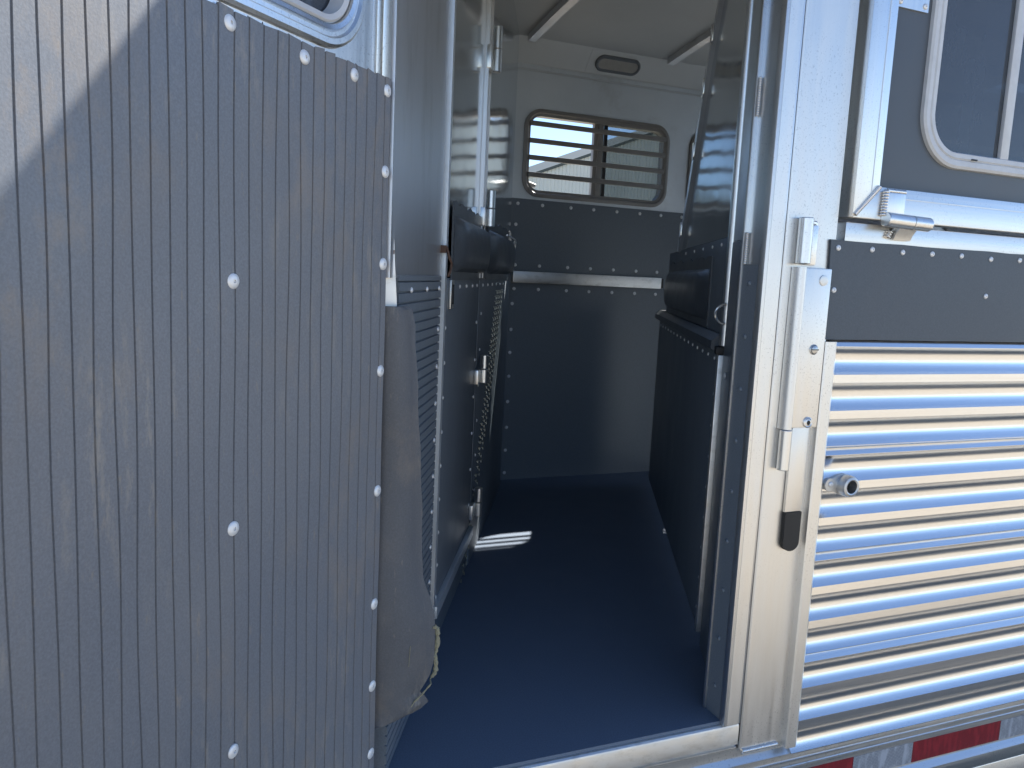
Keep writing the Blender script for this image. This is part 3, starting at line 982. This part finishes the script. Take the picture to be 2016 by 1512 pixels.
# bottom hinge of the window
fbox(bm, EXT, 1.238, 1.287, 0.026, 0.036, 0.995, 1.043, 0.003)
hg = obj('window_hinge', bm, 'alu', T, label='barrel hinge welded under the drop-down window')
bm = cyl(EXT, (1.236, 0.040, 0.992), (1.302, 0.040, 0.990), 0.0135, 24)
obj('hinge_barrel', bm, 'alu', hg)
bm = cyl(EXT, (1.3035, 0.040, 0.990), (1.349, 0.040, 0.989), 0.0135, 24)
obj('hinge_barrel', bm, 'alu', hg)
obj('weld_bead', bead(EXT(1.236, 0.033, 0.998), EXT(1.238, 0.033, 1.046), 0.0062, 9), 'weld', hg)
obj('weld_bead', bead(EXT(1.240, 0.032, 1.046), EXT(1.288, 0.032, 1.046), 0.0045, 18), 'weld', hg)
pr = [(0.009, 0.957), (0.018, 0.957), (0.022, 0.966), (0.036, 0.984), (0.044, 0.992), (0.030, 0.998), (0.009, 0.972)]
obj('lower_leaf', extrude_prof(EXT, pr, 1.285, 1.330), 'alu_worn', hg)
obj('weld_bead', bead(EXT(1.274, 0.012, 0.960), EXT(1.279, 0.013, 0.974), 0.007, 3), 'weld', hg)

# --- the open door -----------------------------------------------------------
DWI = 0.70
dr = obj('side_door', plate_hole(DOOR, 0.002, DWI, 0.02, 1.64, (0.098, 0.60, 1.164, 1.56, 0.06), -0.040, 0.0, bm=None), 'alu', T, label='open side door in the foreground, ribbed black rubber below a window')
# ribbed rubber sheet, grooves run upright and wander slightly
gp = 0.0232
g_edges = [0.0]
k = 0
grooves = []
s = 0.014
while s < DWI - 0.01:
    grooves.append((s, random.uniform(0, 6.28), random.uniform(0.0003, 0.0016)))
    s += gp * random.uniform(0.985, 1.015)
cols = [(0.0, 0.0042, None)]
for gi in grooves:
    gw = 0.0014
    cols += [(gi[0] - gw, 0.0042, gi), (gi[0] - gw * 0.55, 0.0024, gi), (gi[0] + gw * 0.55, 0.0024, gi), (gi[0] + gw, 0.0042, gi)]
cols.append((DWI, 0.0042, None))
NR = 26
bm = bmesh.new()
rows = []
ztop = 1.128
for r in range(NR + 1):
    row = []
    for ci, (a, b, gi) in enumerate(cols):
        zt = ztop + random.uniform(-0.0022, 0.0022) if r == NR else ztop * r / NR + 0.018 * (1 - r / NR)
        a2 = a + (gi[2] * math.sin(gi[1] + r * 0.55) if gi else 0)
        row.append(bm.verts.new(DOOR(a2, b + 0.0006 * math.sin(r * 0.8 + a * 20), zt)))
    rows.append(row)
for r in range(NR):
    for ci in range(len(cols) - 1):
        bm.faces.new((rows[r][ci], rows[r][ci + 1], rows[r + 1][ci + 1], rows[r + 1][ci]))
nb = [[bm.verts.new(DOOR(a, 0.0003, zz)) for a, _, _ in cols] for zz in (0.018, ztop - 0.003)]
for ci in range(len(cols) - 1):
    bm.faces.new((rows[0][ci], rows[0][ci + 1], nb[0][ci + 1], nb[0][ci]))
    bm.faces.new((rows[NR][ci], rows[NR][ci + 1], nb[1][ci + 1], nb[1][ci]))
bm.faces.new([rows[r][0] for r in range(NR + 1)] + [nb[1][0], nb[0][0]])
bm.faces.new([rows[r][-1] for r in range(NR + 1)] + [nb[1][-1], nb[0][-1]])
obj('ribbed_rubber', bm, 'door_rub', dr, label='dusty black rubber lining with upright grooves')
for c in (1.110, 0.996, 0.862, 0.702, 0.515, 0.332, 0.194, 0.078):
    rivet(DOOR, 0.0095 if c < 0.4 else 0.0085, 0.0040, c, dr, RIV_BIG)
for a in (0.090, 0.195, 0.322, 0.455, 0.58, 0.68):
    rivet(DOOR, a, 0.0042, 1.110 + random.uniform(-0.003, 0.003), dr, RIV_BIG)
for a in (0.317, 0.63):
    for c in (0.833, 0.540, 0.254):
        rivet(DOOR, a, 0.0042, c, dr, RIV_BIG)
obj('hinge_stile', boxes(DOOR, (0.0, 0.022, 0.0, 0.004, 1.128, 1.64, 0.001), (0.024, 0.036, 0.0, 0.003, 1.128, 1.64, 0.001), (0.0385, 0.0405, 0.0, 0.0015, 1.128, 1.64)), 'alu', dr)
obj('window_trim', ring(DOOR, 0.066, 0.632, 1.132, 1.592, 0.092, [(0, 0.0), (0.001, 0.005), (0.005, 0.008), (0.012, 0.008), (0.015, 0.004), (0.020, 0.004), (0.023, 0.008), (0.029, 0.006), (0.032, -0.004), (0.032, -0.02), (0.026, -0.02), (0.025, 0.0)], 14), 'alu', dr)
obj('window_seal', ring(DOOR, 0.0975, 0.6005, 1.1635, 1.5605, 0.060, [(0, -0.02), (0, 0.002), (0.003, 0.004), (0.010, 0.002), (0.012, -0.02)], 12), 'vinyl_white', dr)
obj('pane', boxes(DOOR, (0.100, 0.598, -0.026, -0.023, 1.166, 1.558)), 'glass', dr)

# --- left jamb and torn flap ---------------------------------------------------
obj('hinge_jamb', boxes(EXT, (0.225, 0.272, -0.050, -0.006, -0.06, 1.62, 0.002)), 'alu', T)
bm = extrude_poly(EXT, [(0.283, 0.60), (0.315, 0.60), (0.3130, 0.80), (0.3085, 0.86), (0.3060, 0.90), (0.3020, 0.918), (0.2965, 0.931), (0.283, 0.937)], -0.022, -0.018)
obj('hinge_strip', bm, 'alu_worn', T, label='bright aluminium strip peeking out behind the door edge')
obj('strip_seam', boxes(EXT, (0.290, 0.3068, -0.018, -0.0172, 0.878, 0.884)), 'rust', T)
R_out = [(0.799, 0.334), (0.794, 0.341), (0.788, 0.3415), (0.770, 0.3435), (0.64, 0.352), (0.472, 0.366), (0.40, 0.3685), (0.35, 0.373), (0.315, 0.384), (0.285, 0.391), (0.262, 0.3935), (0.21, 0.3925), (0.183, 0.388), (0.168, 0.379), (0.155, 0.370), (0.147, 0.377), (0.134, 0.385), (0.124, 0.374), (0.117, 0.358), (0.112, 0.335), (0.110, 0.310)]
bm = bmesh.new()
fg, bgk = [], []
NW = 12
rows_z = []
for (z0, x0), (z1, x1) in zip(R_out, R_out[1:]):
    n = max(1, int(abs(z0 - z1) / 0.03))
    for i in range(n):
        rows_z.append((z0 + (z1 - z0) * i / n, x0 + (x1 - x0) * i / n))
rows_z.append(R_out[-1])
for z, xr in rows_z:
    xr2 = xr + random.uniform(-0.0012, 0.0012)
    r1, r2 = [], []
    for j in range(NW + 1):
        t = j / NW
        X = 0.280 + (xr2 - 0.280) * t
        yy = 0.013 - 0.014 * math.sin(min(1, t * 1.1) * math.pi * 0.9) + 0.012 * t * t + 0.004 * math.sin(z * 14 + t * 2)
        r1.append(bm.verts.new((X, yy, z)))
        r2.append(bm.verts.new((X + 0.001, yy + 0.006, z)))
    fg.append(r1)
    bgk.append(r2)
for g_ in (fg, bgk):
    for i in range(len(g_) - 1):
        for j in range(NW):
            bm.faces.new((g_[i][j], g_[i][j + 1], g_[i + 1][j + 1], g_[i + 1][j]))
for i in range(len(fg) - 1):
    for j in (0, NW):
        bm.faces.new((fg[i][j], fg[i + 1][j], bgk[i + 1][j], bgk[i][j]))
for i in (0, len(fg) - 1):
    for j in range(NW):
        bm.faces.new((fg[i][j], fg[i][j + 1], bgk[i][j + 1], bgk[i][j]))
fl = obj('rubber_flap', bm, 'flap', T, label='torn black rubber flap hanging at the door hinge')
bm = bmesh.new()
path = [(0.390, 0.268), (0.397, 0.262), (0.3995, 0.245), (0.398, 0.226), (0.3955, 0.214), (0.3965, 0.202), (0.3985, 0.188), (0.394, 0.180), (0.386, 0.171), (0.378, 0.162), (0.370, 0.153), (0.358, 0.143), (0.350, 0.132)]
pp = []
for (x0, z0), (x1, z1) in zip(path, path[1:]):
    for i in range(4):
        t = i / 4
        pp.append(Vector((x0 + (x1 - x0) * t + random.uniform(-0.0008, 0.0008), 0.020 - (0.012 if z0 < 0.175 else 0), z0 + (z1 - z0) * t)))
tube(pp, lambda t: (0.0042 if t < 0.62 else 0.0018) * random.uniform(0.6, 1.2), 7, bm)
obj('frayed_edge', bm, 'straw', fl, label='frayed straw-coloured torn edge of the flap')
obj('hay_stem', tube([Vector((0.346, -0.001, 0.248)), Vector((0.345, -0.002, 0.232)), Vector((0.344, -0.0015, 0.212))], 0.0005, 5), 'straw', fl)

# --- barn seen through the stall window ------------------------------------------
BY = 22.0
bx0, bx1, rz, ez = 8.9, 25.5, 6.85, 3.50
barn_root = bpy.data.objects.new('barn', None)
COL.objects.link(barn_root)
barn_root.location = (17.2, BY + 3.5, -0.58)
barn_root['label'] = 'pale metal barn with a grey-green gable roof, seen through the stall window'
barn_root['category'] = 'barn'
cx = (bx0 + bx1) / 2


def bobj(name, bm, m):
    o = obj(name, bm, m)
    o.parent = barn_root
    o.matrix_parent_inverse = Matrix.Translation((-17.2, -BY - 3.5, 0.58))
    return o


BF = Frame((0, BY, 0), (1, 0, 0), (0, -1, 0))
bm = bmesh.new()
xs = []
x = bx0
while x < bx1 - 0.01:
    xs += [(x, 0.0), (x + 0.085, 0.0), (x + 0.095, 0.02), (x + 0.115, 0.02)]
    x += 0.125
xs = [q for q in xs if q[0] <= bx1]
lo, hi, bk0, bk1 = [], [], [], []
for X, b in xs:
    zt = rz - (rz - ez) * abs(X - cx) / (cx - bx0)
    lo.append(bm.verts.new(BF(X, b, -0.58)))
    hi.append(bm.verts.new(BF(X, b, zt - 0.05)))
for i in range(len(lo) - 1):
    bm.faces.new((lo[i], lo[i + 1], hi[i + 1], hi[i]))
bobj('gable_wall', bm, 'barn_wall')
bobj('side_wall', boxes(Frame((0, BY, 0), (1, 0, 0), (0, 1, 0)), (bx0, bx0 + 0.1, 0.05, 6.9, -0.58, ez - 0.1), (bx1 - 0.1, bx1, 0.05, 6.9, -0.58, ez - 0.1), (bx0 + 0.1, bx1 - 0.1, 6.9, 7.0, -0.58, ez - 0.1)), 'barn_wall')
for sgn in (-1, 1):
    e = (cx - bx0) + 0.35
    zE = rz - (rz - ez) * e / (cx - bx0)
    pts = [(cx, rz), (cx + sgn * e, zE), (cx + sgn * e, zE - 0.09), (cx, rz - 0.09)]
    bobj('roof', extrude_poly(Frame((0, BY, 0), (1, 0, 0), (0, 1, 0)), pts, -0.10, 7.3), 'barn_roof')

for o in bpy.data.objects:
    if '_mw' in o:
        del o['_mw']
